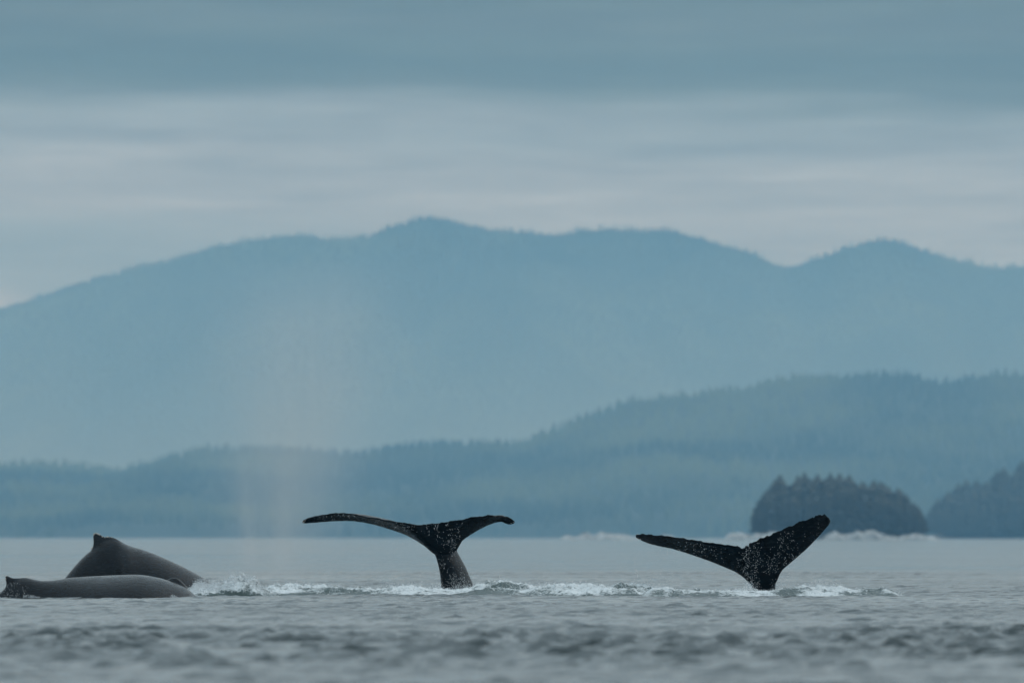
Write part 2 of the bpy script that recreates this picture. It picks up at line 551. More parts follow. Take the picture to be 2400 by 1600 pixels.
def conifer_mesh(seed):
    """crown of drooping branch whorls made of small leaf clumps, unit height 1"""
    r_ = np.random.default_rng(seed)
    V, F = [], []
    nwh = 15
    for w in range(nwh):
        t = w / (nwh - 1)
        z = 0.10 + 0.86 * t
        rad = (0.20 * (1 - t) ** 0.45 + 0.03) * r_.uniform(0.75, 1.2)
        nb = 9 if t < 0.8 else 6
        for k in range(nb):
            a = 2 * math.pi * (k + r_.uniform(-.35, .35)) / nb
            L = rad * r_.uniform(0.65, 1.15)
            ca, sa = math.cos(a), math.sin(a)
            wd = 0.30 * L + 0.012
            b = len(V)
            dz = r_.uniform(0.03, 0.08)
            V += [(0, 0, z + 0.05), (0.55 * L * ca - wd * sa, 0.55 * L * sa + wd * ca, z - 0.2 * dz), (0.55 * L * ca + wd * sa, 0.55 * L * sa - wd * ca, z - 0.2 * dz),
                  (L * ca, L * sa, z - dz), (0.5 * L * ca, 0.5 * L * sa, z - 0.075 - dz * .5)]
            F += [(b, b + 1, b + 2), (b + 1, b + 3, b + 2), (b, b + 4, b + 1), (b, b + 2, b + 4), (b + 1, b + 4, b + 3), (b + 2, b + 3, b + 4)]
    V.append((0, 0, 0.985))
    for k in range(5):
        a = k * 1.2566
        V.append((0.03 * math.cos(a), 0.03 * math.sin(a), 0.88))
    b = len(V) - 6
    F += [(b, b + 1 + k, b + 1 + (k + 1) % 5) for k in range(5)]
    me = bpy.data.meshes.new('crown')
    me.from_pydata(V, [], F)
    me.materials.append(M_TREE)
    at_ = me.attributes.new('tint', 'FLOAT', 'POINT')
    at_.data.foreach_set('value', r_.uniform(0.2, 0.8, len(V)).astype(np.float32))
    return me


def trunk_mesh():
    V, F = [], []
    zs = [(-0.06, 0.022), (0.3, 0.017), (0.7, 0.010), (0.96, 0.003)]
    for j, (z, r) in enumerate(zs):
        for k in range(7):
            V.append((r * math.cos(k * 2 * math.pi / 7), r * math.sin(k * 2 * math.pi / 7), z))
    for j in range(3):
        for k in range(7):
            F.append((7 * j + k, 7 * j + (k + 1) % 7, 7 * j + 7 + (k + 1) % 7, 7 * j + 7 + k))
    me = bpy.data.meshes.new('trunk')
    me.from_pydata(V, [], F)
    me.materials.append(M_BARK)
    return me


CROWNS = [conifer_mesh(s) for s in range(5)]
TRUNK = trunk_mesh()


def conifer(loc, h, spread, label, group):
    t = tag(empty('conifer_tree', loc), label, 'tree', group)
    t.rotation_euler.z = random.uniform(0, 6.28)
    for nm_, me in (('trunk', TRUNK), ('crown', random.choice(CROWNS))):
        o = link(bpy.data.objects.new(nm_, me), t)
        o.scale = (h * spread, h * spread, h)
    return t


# island: px 1768-2178, canopy top row 1107 (photo), waterline 1262
DI = 3300.0
S_I = DI / FPX
icx = (1970 - 1200) * S_I
mound('island', icx, DI + 18, 37, 24, 3.6, -1.0, M_EARTH, 'small rocky island under dark conifers', 41, 3.0)
dome_px = [(1768, 1235), (1775, 1190), (1790, 1150), (1812, 1122), (1850, 1112), (1900, 1108), (1975, 1104), (2030, 1112), (2090, 1128), (2130, 1150), (2160, 1185), (2178, 1235)]
dx_, dy_ = np.array(dome_px, float).T
k = 0
for row, (yy, n, cut) in enumerate(((6, 15, 0.80), (14, 14, 0.93), (24, 15, 1.0), (33, 12, 1.0))):
    for i in range(n):
        u = (i + 0.5 + random.uniform(-.3, .3)) / n
        px = 1776 + u * (2170 - 1776)
        topz = CAM_H + (HORIZON - np.interp(px, dx_, dy_)) * S_I
        gz = 3.0
        h = max(4.0, (topz - gz) * cut * random.uniform(0.80, 1.07))
        conifer(((px - 1200) * S_I, DI - 2 + yy, gz - 0.5), h, random.uniform(1.25, 1.8) * (1.0 if h > 11 else 1.3),
                'dark conifer in the dense domed wood on the small island', 'conifers on the small island')
# wooded point entering from the right edge
DP = 5200.0
S_P = DP / FPX
point_px = [(2150, 1235), (2175, 1205), (2200, 1178), (2225, 1158), (2260, 1132), (2310, 1118), (2345, 1108), (2380, 1094), (2400, 1085), (2460, 1060), (2550, 1030), (2700, 1000), (2900, 1040)]
pxx, pyy = np.array(point_px, float).T
mound('headland', (2640 - 1200) * S_P, DP + 80, 122, 74, 41.0, -1.0, M_EARTH, 'low wooded point running in from the right edge', 43, 1.35)
for row, (yy, n, cut) in enumerate(((8, 24, 0.60), (24, 24, 0.80), (42, 24, 0.95), (60, 22, 1.0))):
    for i in range(n):
        px = 2160 + (i + 0.5 + random.uniform(-.3, .3)) / n * (2640 - 2160)
        topz = (CAM_H + (HORIZON - np.interp(px, pxx, pyy)) * S_P) * cut * random.uniform(0.88, 1.05)
        h = min(26.0, max(7.0, topz - 2.0)) * random.uniform(0.85, 1.0)
        conifer(((px - 1200) * S_P, DP - 2 + yy, max(0.5, topz - h)), h, random.uniform(1.3, 1.9),
                'dark conifer on the wooded point at the right edge', 'conifers on the right-hand point')


def rock(name, px0, px1, pytop, D, depth, label, seed, group=None, nlob=7):
    """lumpy rock ledge built from overlapping boulders in one body, waterline at z = 0"""
    S = D / FPX
    x0, x1 = (px0 - 1200) * S, (px1 - 1200) * S
    top = CAM_H + (HORIZON - pytop) * S
    nx_, ny_ = 60, 22
    x = np.linspace(x0, x1, nx_)
    y = np.linspace(-depth / 2, depth / 2, ny_)
    gx, gy = np.meshgrid(x, y)
    u, v = (gx - x0) / (x1 - x0) * 2 - 1, gy / (depth / 2)
    env = np.clip(1 - u ** 4, 0, 1) * np.clip(1 - np.abs(v) ** 2.5, 0, 1)
    w = (x1 - x0) / nlob
    g = top * env ** 0.5 * (0.55 + 0.75 * fbm(gx / w, gy / w + seed, 4, seed, 0.6)) - 0.6 * (1 - env)
    cx, cz = (x0 + x1) / 2, 0.0
    V = np.stack([gx - cx, gy, np.where((env <= 0.001), -1.2, g)], -1).reshape(-1, 3)
    o = mesh_obj(name, V, grid_faces(ny_, nx_), M_ROCK, smooth=False)
    o.location = (cx, D, 0)
    return tag(o, label, 'rock', group)


rock('rock_ledge', 1310, 1502, 1245, 3600, 12, 'long low pale rock ledge just left of the right-hand tail fluke', 3, nlob=9)
rock('rock_ledge', 1545, 1582, 1249, 3600, 7, 'small pale rock just above the left tip of the right-hand fluke', 5, nlob=3)
rock('rock_ledge', 1696, 1880, 1239, DI - 24, 10, 'pale rock ledge at the left foot of the wooded island', 8, nlob=6)
rock('rock_ledge', 1925, 2105, 1240, DI - 26, 9, 'bright pale rock ledge at the right foot of the wooded island', 9, nlob=6)
rock('rock_ledge', 2100, 2205, 1248, DI - 22, 8, 'low dim rock ledge running right from the wooded island', 12, nlob=5)


# ------------------------------------------------------------------ whales
def loft(stations, nseg=72):
    """closed tube: stations = list of (centre, ring function(theta)->offset vec)"""
    V, F = [], []
    n = len(stations)
    for ring in stations:
        V += list(ring)
    m = len(stations[0])
    for i in range(n - 1):
        for j in range(m):
            a, b = i * m + j, i * m + (j + 1) % m
            F.append((a, b, b + m, a + m))
    F.append(tuple(range(m))[::-1])
    F.append(tuple((n - 1) * m + j for j in range(m)))
    return V, F


def merge(parts):
    V, F = [], []
    for v, f in parts:
        o = len(V)
        V += [tuple(p) for p in v]
        F += [tuple(i + o for i in q) for q in f]
    return V, F


def skin_mesh(name, parts, voxel, smooth_it, mat, parent, origin):
    """join closed shapes into one continuous surface"""
    V, F = merge(parts)
    V = [(x - origin[0], y - origin[1], z - origin[2]) for x, y, z in V]
    me = bpy.data.meshes.new('tmp')
    me.from_pydata(V, [], F)
    bm = bmesh.new()
    bm.from_mesh(me)
    bmesh.ops.recalc_face_normals(bm, faces=bm.faces)
    bm.to_mesh(me)
    bm.free()
    tmp = link(bpy.data.objects.new('tmp', me))
    r = tmp.modifiers.new('r', 'REMESH')
    r.mode, r.voxel_size = 'VOXEL', voxel
    s = tmp.modifiers.new('s', 'SMOOTH')
    s.factor, s.iterations = 0.5, smooth_it
    dg = bpy.context.evaluated_depsgraph_get()
    out = bpy.data.meshes.new_from_object(tmp.evaluated_get(dg))
    bpy.data.objects.remove(tmp)
    bpy.data.meshes.remove(me)
    out.name = name
    out.materials.clear()
    out.materials.append(mat)
    out.polygons.foreach_set('use_smooth', np.ones(len(out.polygons), dtype=bool))
    return link(bpy.data.objects.new(name, out), parent)


def body_back(outline, D, width, nexp, zbot, nst=130, yshift=None):
    """whale back lofted along x; outline = photo pixels of the back line; width, nexp, yshift = functions of pixel x"""
    pts = np.array(outline, float)
    pxs = np.linspace(pts[0, 0], pts[-1, 0], nst)
    tops = np.interp(pxs, pts[:, 0], pts[:, 1])
    ker = np.ones(5) / 5
    tops = np.convolve(np.pad(tops, 2, mode='edge'), ker, 'valid')
    rings = []
    for px, py in zip(pxs, tops):
        x, y, zt = at(px, py, D)
        zb = min(zbot, zt - 0.5)
        w, e = width(px), nexp(px)
        ys = yshift(px) if yshift else 0.0
        hu = zt - zb
        ring = []
        for j in range(72):
            th = 2 * math.pi * j / 72
            c, s = math.cos(th), math.sin(th)
            # top half: superellipse, bottom half: plain ellipse; widest line a little above the bottom
            cz = zb + 0.38 * hu
            rz = (zt - cz) if c > 0 else (cz - zb)
            ring.append((x, y + ys + w * math.copysign(abs(s) ** e[0], s), cz + rz * math.copysign(abs(c) ** e[1], c)))
        rings.append(ring)
    return loft(rings)


def plate(outline, D, tb, tt, zb_px, zt_px, yshift=0.0):
    """thin fin: closed pixel outline with thickness tb at row zb_px and tt at row zt_px"""
    n = len(outline)
    V, F = [], []
    for s in (-1, 1):
        for px, py in outline:
            x, y, z = at(px, py, D)
            k = min(1, max(0, (zb_px - py) / (zb_px - zt_px)))
            V.append((x, y + yshift + s * (tb + (tt - tb) * k), z))
    F.append(tuple(range(n)))
    F.append(tuple(range(2 * n - 1, n - 1, -1)))
    for i in range(n):
        j = (i + 1) % n
        F.append((i, n + i, n + j, j))
    return V, F


def barnacles(parent, origin, spots, D, yoff, r=0.014):
    me = bpy.data.meshes.new('barnacle')
    bm = bmesh.new()
    bmesh.ops.create_cone(bm, cap_ends=True, segments=7, radius1=1.0, radius2=0.45, depth=1.0)
    bm.to_mesh(me)
    bm.free()
    me.materials.append(M_BARN)
    for px, py, yo in spots:
        x, y, z = at(px, py, D)
        o = link(bpy.data.objects.new('barnacle', me), parent)
        o.location = (x - origin[0], y + yo + yoff - origin[1], z - origin[2])
        s = r * random.uniform(0.7, 1.3)
        o.scale = (s, s, s * 0.9)
        o.rotation_euler = (R(90) + random.uniform(-.4, .4), random.uniform(-.4, .4), 0)


# --- whale A: arched back of the farther left-hand whale
DA = 203.0
A_top = [(96, 1470), (120, 1405), (135, 1380), (150, 1356), (169, 1333), (190, 1309), (207, 1294), (217, 1286), (228, 1275), (243, 1266), (258, 1261), (269, 1262), (286, 1270),
         (305, 1279), (330, 1286), (354, 1294), (395, 1311.5), (435, 1330.5), (471, 1350), (490, 1361), (510, 1374), (540, 1398), (580, 1440)]
wA = lambda p: 0.42 + 0.20 * float(ss(120, 250, p)) + 0.55 * float(ss(266, 304, p)) + 0.1 * float(ss(330, 420, p))
eA = lambda p: (0.95, 0.95) if p < 230 else (0.95 + 0.05 * float(ss(260, 340, p)), 0.95 + 0.15 * float(ss(260, 340, p)))
orgA = at(300, 1376, DA)
orgA = (orgA[0], DA, 0.0)
wa = tag(empty('humpback_whale', orgA), 'arched dark whale back with stubby pointed dorsal fin, behind the low back at left', 'whale')
finA = [(214, 1300), (216, 1287), (218.5, 1279), (219.5, 1268), (218, 1255), (221.5, 1249.5), (229, 1249.5), (237, 1253), (243, 1258.5), (250, 1257), (258.5, 1257), (269, 1260),
        (286, 1270), (300, 1279), (300, 1300)]
partsA = [body_back(A_top, DA, wA, eA, -1.6), plate(finA, DA, 0.17, 0.05, 1290, 1250)]
skin_mesh('body', partsA, 0.034, 5, M_SKIN_GREY, wa, orgA)
barnacles(wa, orgA, [(219.5, 1253, 0), (221, 1250, 0), (225, 1249, 0), (229, 1250.5, 0), (233, 1252, 0), (240, 1257, 0), (246, 1259, 0), (252, 1258, 0), (256, 1260, 0), (262, 1259, 0),
                      (216.5, 1283, 0), (215.8, 1286, 0)], DA, -0.07, 0.02)

# --- whale B: long low back of the nearer left-hand whale
DB = 166.0
B_top = [(-60, 1470), (-30, 1420), (-10, 1396), (0, 1388), (11, 1379), (22, 1366), (34, 1358), (46, 1355), (57, 1353), (68, 1353.5), (87, 1359), (109, 1360.5), (131, 1358.5), (163, 1353),
         (218, 1349.5), (272, 1347), (313, 1345.5), (340, 1347), (359, 1350.5), (381, 1355), (403, 1363), (424, 1371), (441, 1380), (458, 1394), (480, 1420), (505, 1465)]
wB = lambda p: 0.30 + 0.25 * float(ss(0, 90, p)) + 0.75 * float(ss(80, 260, p)) - 0.25 * float(ss(330, 470, p))
eB = lambda p: (1.0, 1.05)
orgB = (at(220, 1400, DB)[0], DB, 0.0)
wb = tag(empty('humpback_whale', orgB), 'long low charcoal whale back lying in front of the arched whale at left', 'whale')
finB = [(8, 1392), (14, 1374), (15.5, 1369), (13.5, 1358), (11, 1348.5), (16, 1347), (23, 1351), (30, 1354.5), (46, 1354), (57, 1352.5), (68, 1354), (80, 1362), (80, 1392)]
ridgeB = [(386, 1366), (392, 1357), (402, 1353.5), (410, 1353), (418, 1357), (428, 1366), (438, 1376), (438, 1390), (386, 1390)]
partsB = [body_back(B_top, DB, wB, eB, -1.2), plate(finB, DB, 0.14, 0.04, 1385, 1348), plate(ridgeB, DB, 0.16, 0.06, 1385, 1353, 0.35)]
skin_mesh('body', partsB, 0.030, 5, M_SKIN_GREY, wb, orgB)
barnacles(wb, orgB, [(12, 1349.5, 0), (15, 1348.5, 0), (14, 1356, 0)], DB, -0.05, 0.012)


def fluke_part(top, bot, D, chord, tmax, jag, camber, sag, seed, y0=0.0, nst=150, lift=None):
    """tail flukes: top / bot = trailing / leading edge in photo pixels from left tip to right tip, matched by arc parameter.
    chord = true chord at each parameter; the part not seen in projection goes into depth."""
    top, bot = np.array(top, float), np.array(bot, float)
    s = np.linspace(0, 1, nst)

    def resample(p, ts):
        return np.stack([np.interp(ts, p[:, 2], p[:, 0]), np.interp(ts, p[:, 2], p[:, 1])], -1)
    T, B = resample(top, s), resample(bot, s)
    S = D / FPX
    jg = jag * (0.6 * vnoise(s * 95, s * 0, seed) + 0.6 * vnoise(s * 43, s * 0 + 3, seed + 1) + 0.5 * np.abs(vnoise(s * 22, s * 0 + 9, seed + 2)))
    nj = 19
    js = np.linspace(0, 1, nj)
    rows_f, rows_b = [], []
    for i in range(nst):
        bx, _, bz = at(B[i, 0], B[i, 1], D)
        tx, _, tz = at(T[i, 0], T[i, 1], D)
        pr = math.hypot(tx - bx, tz - bz)
        c = float(np.interp(s[i], [q[0] for q in chord], [q[1] for q in chord]))
        dep = math.sqrt(max(0.0, c * c - pr * pr))
        tm = float(np.interp(s[i], [q[0] for q in tmax], [q[1] for q in tmax]))
        cb = float(np.interp(s[i], [q[0] for q in camber], [q[1] for q in camber]))
        sg = float(np.interp(s[i], [q[0] for q in sag], [q[1] for q in sag]))
        dv = np.array([tx - bx, -dep, tz - bz])
        ln = max(1e-6, np.linalg.norm(dv))
        # normal of the plate: perpendicular to the chord, toward the viewer / down
        nrm = np.array([0.0, -(tz - bz), -dep])
        nrm = nrm / max(1e-6, np.linalg.norm(nrm))
        if ln < 0.02:
            nrm = np.array([0, -1.0, 0])
        rf, rb = [], []
        for j in js:
            p = np.array([bx, D + y0 + sg, bz]) + dv * j - nrm * cb * math.sin(math.pi * j)
            p[2] += jg[i] * j ** 7 * min(1.0, ln / 0.3)
            th = 0.010 + tm * (j + 0.02) ** 0.5 * (1 - j) ** 0.8 * 1.9
            th = min(th, 0.012 + 0.5 * ln)
            rf.append(p + nrm * th)
            rb.append(p - nrm * th)
        rows_f.append(rf)
        rows_b.append(rb)
    V, F = [], []
    for rf, rb in zip(rows_f, rows_b):
        V += rf + rb[::-1]
    m = 2 * nj
    for i in range(nst - 1):
        for j in range(m):
            a, b = i * m + j, i * m + (j + 1) % m
            F.append((a, b, b + m, a + m))
    F.append(tuple(range(m)))
    F.append(tuple((nst - 1) * m + j for j in range(m)))
    return V, F


def stock(rows, D, ax_ratio, yaw, nexp, y_of):
    """tail stock: rows = (py, left px, right px) of its silhouette; deep, narrow section turned by yaw"""
    rings = []
    for py, xl, xr in rows:
        x0, _, z = at(xl, py, D)
        x1, _, _ = at(xr, py, D)
        cx, hw = (x0 + x1) / 2, (x1 - x0) / 2
        raw = []
        for j in range(56):
            th = 2 * math.pi * j / 56
            c, s = math.cos(th), math.sin(th)
            u = math.copysign(abs(c) ** (2 / nexp), c)
            v = ax_ratio * math.copysign(abs(s) ** (2 / nexp), s)
            raw.append((u * math.cos(yaw) - v * math.sin(yaw), u * math.sin(yaw) + v * math.cos(yaw)))
        ext = max(abs(u) for u, v in raw)
        dy = y_of(z)
        rings.append([(cx + u / ext * hw, D + dy + v / ext * hw, z) for u, v in raw])
    return loft(rings)


def zc(X, Y, x0, y0, k):
    return (x0 + X * k, y0 + Y * k)


# --- whale C: flukes seen almost edge-on
DC = 180.0
kC = 580 / 2352.0
c_ = lambda X, Y: zc(X, Y, 680, 1170, kC)
topC = [(112, 207, 0), (150, 182, .02), (200, 167, .045), (300, 148, .09), (420, 136, .14), (500, 136, .18), (600, 146, .22), (700, 161, .26), (800, 180, .30), (900, 200, .345),
        (1000, 217, .39), (1100, 231, .435), (1200, 242, .48), (1240, 244, .50), (1300, 240, .53), (1400, 230, .58), (1500, 215, .63), (1600, 200, .68), (1700, 180, .73), (1800, 162, .78),
        (1900, 154, .83), (2000, 158, .89), (2080, 174, .94), (2120, 194, .975), (2136, 210, 1.0)]
botC = [(112, 213, 0), (125, 226, .02), (200, 220, .045), (300, 210, .09), (400, 202, .14), (500, 197, .18), (600, 199, .22), (700, 211, .26), (800, 231, .30), (900, 260, .335),
        (1000, 291, .365), (1100, 326, .395), (1200, 376, .425), (1290, 432, .455), (1370, 505, .48), (1480, 540, .51), (1585, 475, .54), (1632, 390, .57), (1660, 364, .60), (1720, 324, .65),
        (1800, 276, .705), (1880, 237, .76), (1950, 214, .82), (2010, 206, .88), (2050, 226, .94), (2090, 238, .975), (2130, 220, 1.0)]
topC = [(*c_(a, b), t) for a, b, t in topC]
botC = [(*c_(a, b), t) for a, b, t in botC]
chordC = [(0, 0.06), (.05, 0.22), (.15, 0.52), (.3, 0.85), (.45, 1.05), (.55, 1.05), (.7, 0.9), (.85, 0.55), (.95, 0.28), (1, 0.08)]
thickC = [(0, 0.012), (.2, 0.028), (.4, 0.06), (.5, 0.13), (.6, 0.06), (.8, 0.03), (1, 0.014)]
camC = [(0, 0.0), (.15, 0.02), (.25, 0.055), (.36, 0.05), (.45, 0.0), (.55, 0.0), (.75, -0.02), (.9, 0.05), (1, 0.0)]
sagC = [(0, 0.25), (.5, 0.0), (1, 0.25)]
orgC = (at(1060, 1389, DC)[0], DC, 0.0)
wc = tag(empty('humpback_whale', orgC), 'diving whale with wide black flukes seen almost edge-on, centre of the picture', 'whale')
rowsC = []
for Y, l, r in ((330, 1420, 1500), (400, 1380, 1550), (450, 1358, 1570), (500, 1366, 1590), (560, 1390, 1622), (630, 1409, 1662), (700, 1424, 1692), (780, 1432, 1726), (850, 1438, 1752), (930, 1440, 1785), (1050, 1440, 1830), (1200, 1430, 1900)):
    x0, y0 = c_(l, Y)
    x1, _ = c_(r, Y)
    rowsC.append((y0, x0, x1))
partsC = [fluke_part(topC, botC, DC, chordC, thickC, 0.018, camC, sagC, 51), stock(rowsC, DC, 2.1, R(-24), 2.7, lambda z: 0.18 + 0.12 * (1.2 - z))]
skin_mesh('body', partsC, 0.017, 2, M_SKIN_BLACK, wc, orgC)
barnacles(wc, orgC, [(*c_(118, 205), 0.2), (*c_(128, 215), 0.2), (*c_(140, 200), 0.2), (*c_(2120, 215), 0.2), (*c_(2100, 225), 0.2)], DC, -0.05, 0.010)

# --- whale D: flukes seen from behind, nearly full face
DD = 177.0
kD = 700 / 2352.0
d_ = lambda X, Y: zc(X, Y, 1440, 1170, kD)
topD = [(167, 284, 0), (176, 274, .015), (230, 278, .05), (300, 285, .09), (400, 286, .14), (500, 303, .19), (600, 321, .24), (700, 335, .285), (800, 346, .33), (900, 360, .375),
        (960, 373, .41), (1008, 384, .44), (1050, 351, .475), (1110, 328, .515), (1170, 303, .555), (1250, 268, .605), (1320, 238, .65), (1400, 203, .70), (1480, 168, .755), (1560, 142, .82),
        (1605, 125, .87), (1650, 122, .92), (1683, 138, .96), (1699, 162, 1.0)]
botD = [(170, 295, 0), (180, 303, .015), (220, 323, .05), (280, 346, .09), (350, 363, .14), (450, 381, .19), (550, 410, .235), (650, 443, .28), (750, 478, .32), (850, 518, .36),
        (950, 558, .395), (1010, 598, .42), (1070, 655, .45), (1180, 690, .48), (1275, 650, .515), (1302, 582, .545), (1325, 546, .575), (1372, 506, .615), (1430, 457, .66), (1500, 397, .71),
        (1550, 347, .76), (1600, 297, .82), (1648, 243, .88), (1675, 212, .93), (1692, 190, .965), (1699, 172, 1.0)]
topD = [(*d_(a, b), t) for a, b, t in topD]
botD = [(*d_(a, b), t) for a, b, t in botD]
chordD = [(0, 0.06), (.06, 0.25), (.2, 0.62), (.4, 1.0), (.55, 1.0), (.7, 0.85), (.85, 0.60), (.95, 0.3), (1, 0.06)]
thickD = [(0, 0.014), (.2, 0.035), (.35, 0.06), (.48, 0.13), (.6, 0.07), (.8, 0.035), (1, 0.014)]
camD = [(0, 0.0), (.25, 0.02), (.5, 0.0), (.75, -0.03), (1, 0.0)]
sagD = [(0, 0.3), (.45, 0.0), (1, -0.1)]
orgD = (at(1793, 1386, DD)[0], DD, 0.0)
wd = tag(empty('humpback_whale', orgD), 'diving whale with black flukes in a tilted V, one tip raised, at right', 'whale')
rowsD = []
for Y, l, r in ((440, 1130, 1190), (520, 1090, 1235), (590, 1055, 1270), (640, 1066, 1274), (680, 1086, 1271), (720, 1101, 1268), (770, 1108, 1268), (850, 1112, 1275), (980, 1105, 1300)):
    x0, y0 = d_(l, Y)
    x1, _ = d_(r, Y)
    rowsD.append((y0, x0, x1))
partsD = [fluke_part(topD, botD, DD, chordD, thickD, 0.030, camD, sagD, 77), stock(rowsD, DD, 1.7, R(10), 2.5, lambda z: 0.17 + 0.15 * (0.8 - z))]
skin_mesh('body', partsD, 0.017, 2, M_SKIN_BLACK, wd, orgD)
barnacles(wd, orgD, [(*d_(172, 280), 0.3), (*d_(182, 284), 0.28), (*d_(178, 292), 0.3), (*d_(190, 300), 0.28), (*d_(205, 312), 0.26), (*d_(185, 276), 0.3)], DD, -0.05, 0.013)


# ------------------------------------------------------------------ churned water, foam, spray
def churn(name, px0, px1, D, depth, crest, foam_pts, seed, label, hscale=1.0):
    """wake ridge: crest = (px, height above the sea in metres); foam_pts = (px, foam cover)"""
    S = D / FPX
    x0, x1 = (px0 - 1200) * S, (px1 - 1200) * S
    x = np.arange(x0, x1, 0.024)
    y = np.linspace(-depth / 2, depth / 2, 84)
    gx, gy = np.meshgrid(x, y)
    px = gx / S + 1200
    c = np.array(crest, float)
    H = np.interp(px, c[:, 0], c[:, 1]) * hscale
    fo = np.array(foam_pts, float)
    FO = np.interp(px, fo[:, 0], fo[:, 1])
    v = gy / (depth / 2) + 0.25 * vnoise(gx * 0.7, gx * 0, seed + 9)
    edge = np.clip(1 - np.abs(v) ** 2.2, 0, 1) * ss(1.0, 0.8, np.abs(gy / (depth / 2)))
    ends = ss(x0, x0 + 0.35, gx) * ss(x1, x1 - 0.35, gx)
    n1 = fbm(gx * 1.7, gy * 1.5, 5, seed, 0.55)
    n2 = 1 - np.abs(fbm(gx * 2.6, gy * 2.2, 4, seed + 4, 0.5)) * 2.0
    n3 = fbm(gx * 8, gy * 6, 4, seed + 6, 0.7)
    g = H * edge * (0.52 + 0.55 * n1 + 0.28 * n2) + (0.20 * H + 0.022) * n3 * edge
    base = sea_height(gx, D + gy, 0.1 + 0 * gx, 0.1 + 0 * gx)
    env = edge * ends
    z = base * (1 - 0.5 * env) + np.maximum(g, -0.02) * ends - 0.06 * (1 - ss(0.0, 0.35, env))
    V = np.stack([gx, D + gy, z], -1).reshape(-1, 3)
    o = mesh_obj(name, V, grid_faces(*gx.shape), M_FOAM)
    fn = fbm(gx * 1.3, gy * 1.1 + 7, 4, seed + 20, 0.6)
    f = (FO - 0.02) * ss(0.02, 0.4, env) + 0.7 * fn + 0.45 * fbm(gx * 4.5, gy * 3.0, 4, seed + 33, 0.65) + 0.35 * (g / np.maximum(H, 0.05) - 0.6)
    f = np.clip(f, 0, 1) * ss(0.0, 0.2, env)
    at_ = o.data.attributes.new('foam', 'FLOAT', 'POINT')
    at_.data.foreach_set('value', f.ravel().astype(np.float32))
    tag(o, label, kind='stuff')
    return gx, gy + D, z, f


OCT_V = np.array([(1, 0, 0), (-1, 0, 0), (0, 1, 0), (0, -1, 0), (0, 0, 1), (0, 0, -1)], float)
OCT_F = np.array([(0, 2, 4), (2, 1, 4), (1, 3, 4), (3, 0, 4), (2, 0, 5), (1, 2, 5), (3, 1, 5), (0, 3, 5)])


def drops(name, P, r, label, stretch=1.4, mat=None):
    P = np.asarray(P, float)
    n = len(P)
    r = np.asarray(r, float)
    sc = np.stack([r, r, r * rng.uniform(1.0, stretch, n)], -1)
    V = OCT_V[None] * sc[:, None, :] * rng.uniform(0.8, 1.2, (n, 6, 1)) + P[:, None, :]
    F = (OCT_F[None] + (np.arange(n) * 6)[:, None, None]).reshape(-1, 3)
    o = mesh_obj(name, V.reshape(-1, 3), F, mat or M_DROP)
    return tag(o, label, kind='stuff')


crest1 = [(425, .10), (440, .22), (470, .24), (500, .34), (540, .52), (570, .56), (590, .46), (610, .26), (630, .12), (660, .08)]
foam1 = [(425, .85), (470, .95), (520, .95), (560, .9), (600, .6), (625, .4), (660, .2)]
ch1 = churn('splash_water', 425, 665, 171.0, 2.6, crest1, foam1, 61, 'white splash thrown up where the left-hand whales go under')
crest2 = [(600, .10), (630, .2), (665, .28), (700, .30), (740, .28), (775, .26), (820, .22), (880, .22), (925, .27), (970, .30), (1010, .22), (1060, .14), (1100, .2), (1115, .27), (1150, .33),
          (1190, .31), (1225, .26), (1270, .30), (1300, .32), (1350, .24), (1420, .25), (1480, .24), (1530, .20), (1560, .12), (1600, .14)]
foam2 = [(600, .35), (640, .62), (680, .55), (720, .5), (780, .5), (840, .48), (900, .55), (950, .8), (1040, .85), (1080, .6), (1120, .5), (1160, .42), (1210, .45), (1260, .7), (1330, .62), (1400, .6),
         (1500, .55), (1560, .4), (1600, .4)]
ch2 = churn('wake_foam', 595, 1600, 176.0, 5.5, crest2, foam2, 67, 'ridge of foam and churned green water around the middle whale', 0.86)
crest3 = [(1500, .16), (1560, .2), (1620, .16), (1680, .14), (1720, .13), (1760, .11), (1800, .11), (1840, .2), (1890, .26), (1950, .26), (1990, .2), (2040, .2), (2080, .18), (2110, .06), (2130, .02)]
foam3 = [(1500, .4), (1560, .45), (1640, .4), (1700, .55), (1740, .8), (1800, .72), (1830, .4), (1870, .3), (1920, .6), (1970, .55), (2010, .3), (2060, .15), (2130, .0)]
ch3 = churn('wake_foam', 1490, 2135, 173.5, 5.0, crest3, foam3, 71, 'low foam and dark churned water around the right-hand whale', 0.86)


def crest_spray(ch, n, up, rmin, rmax, spikes, px_env=None, D=175.0):
    """fine drops thrown off the crests in fans and spikes"""
    gx, gy, z, f = ch
    w = ((f + 0.3 * (z > 0.14)) ** 2.0).ravel()
    idx = rng.choice(w.size, n, p=w / w.sum())
    P = np.stack([gx.ravel()[idx], gy.ravel()[idx], z.ravel()[idx]], -1)
    P += rng.normal(0, 0.012, P.shape)
    tall = np.clip(0.2 + vnoise(P[:, 0] * 3.1, P[:, 1] * 0.3, 17) + 0.6 * vnoise(P[:, 0] * 9.0, P[:, 1] * 0.6, 18), 0, 2) ** 1.5 * spikes + 0.25
    if px_env:
        e = np.array(px_env, float)
        tall *= np.interp(P[:, 0] / (D / FPX) + 1200, e[:, 0], e[:, 1])
    rise = rng.exponential(up, n) * tall
    P[:, 2] += rise
    P[:, 0] += rise * rng.normal(0.1, 0.25, n)
    return P, rng.uniform(rmin, rmax, n) * np.where(rng.uniform(0, 1, n) < .12, 1.5, 1) * np.clip(1.2 - rise * 1.5, 0.6, 1.2)


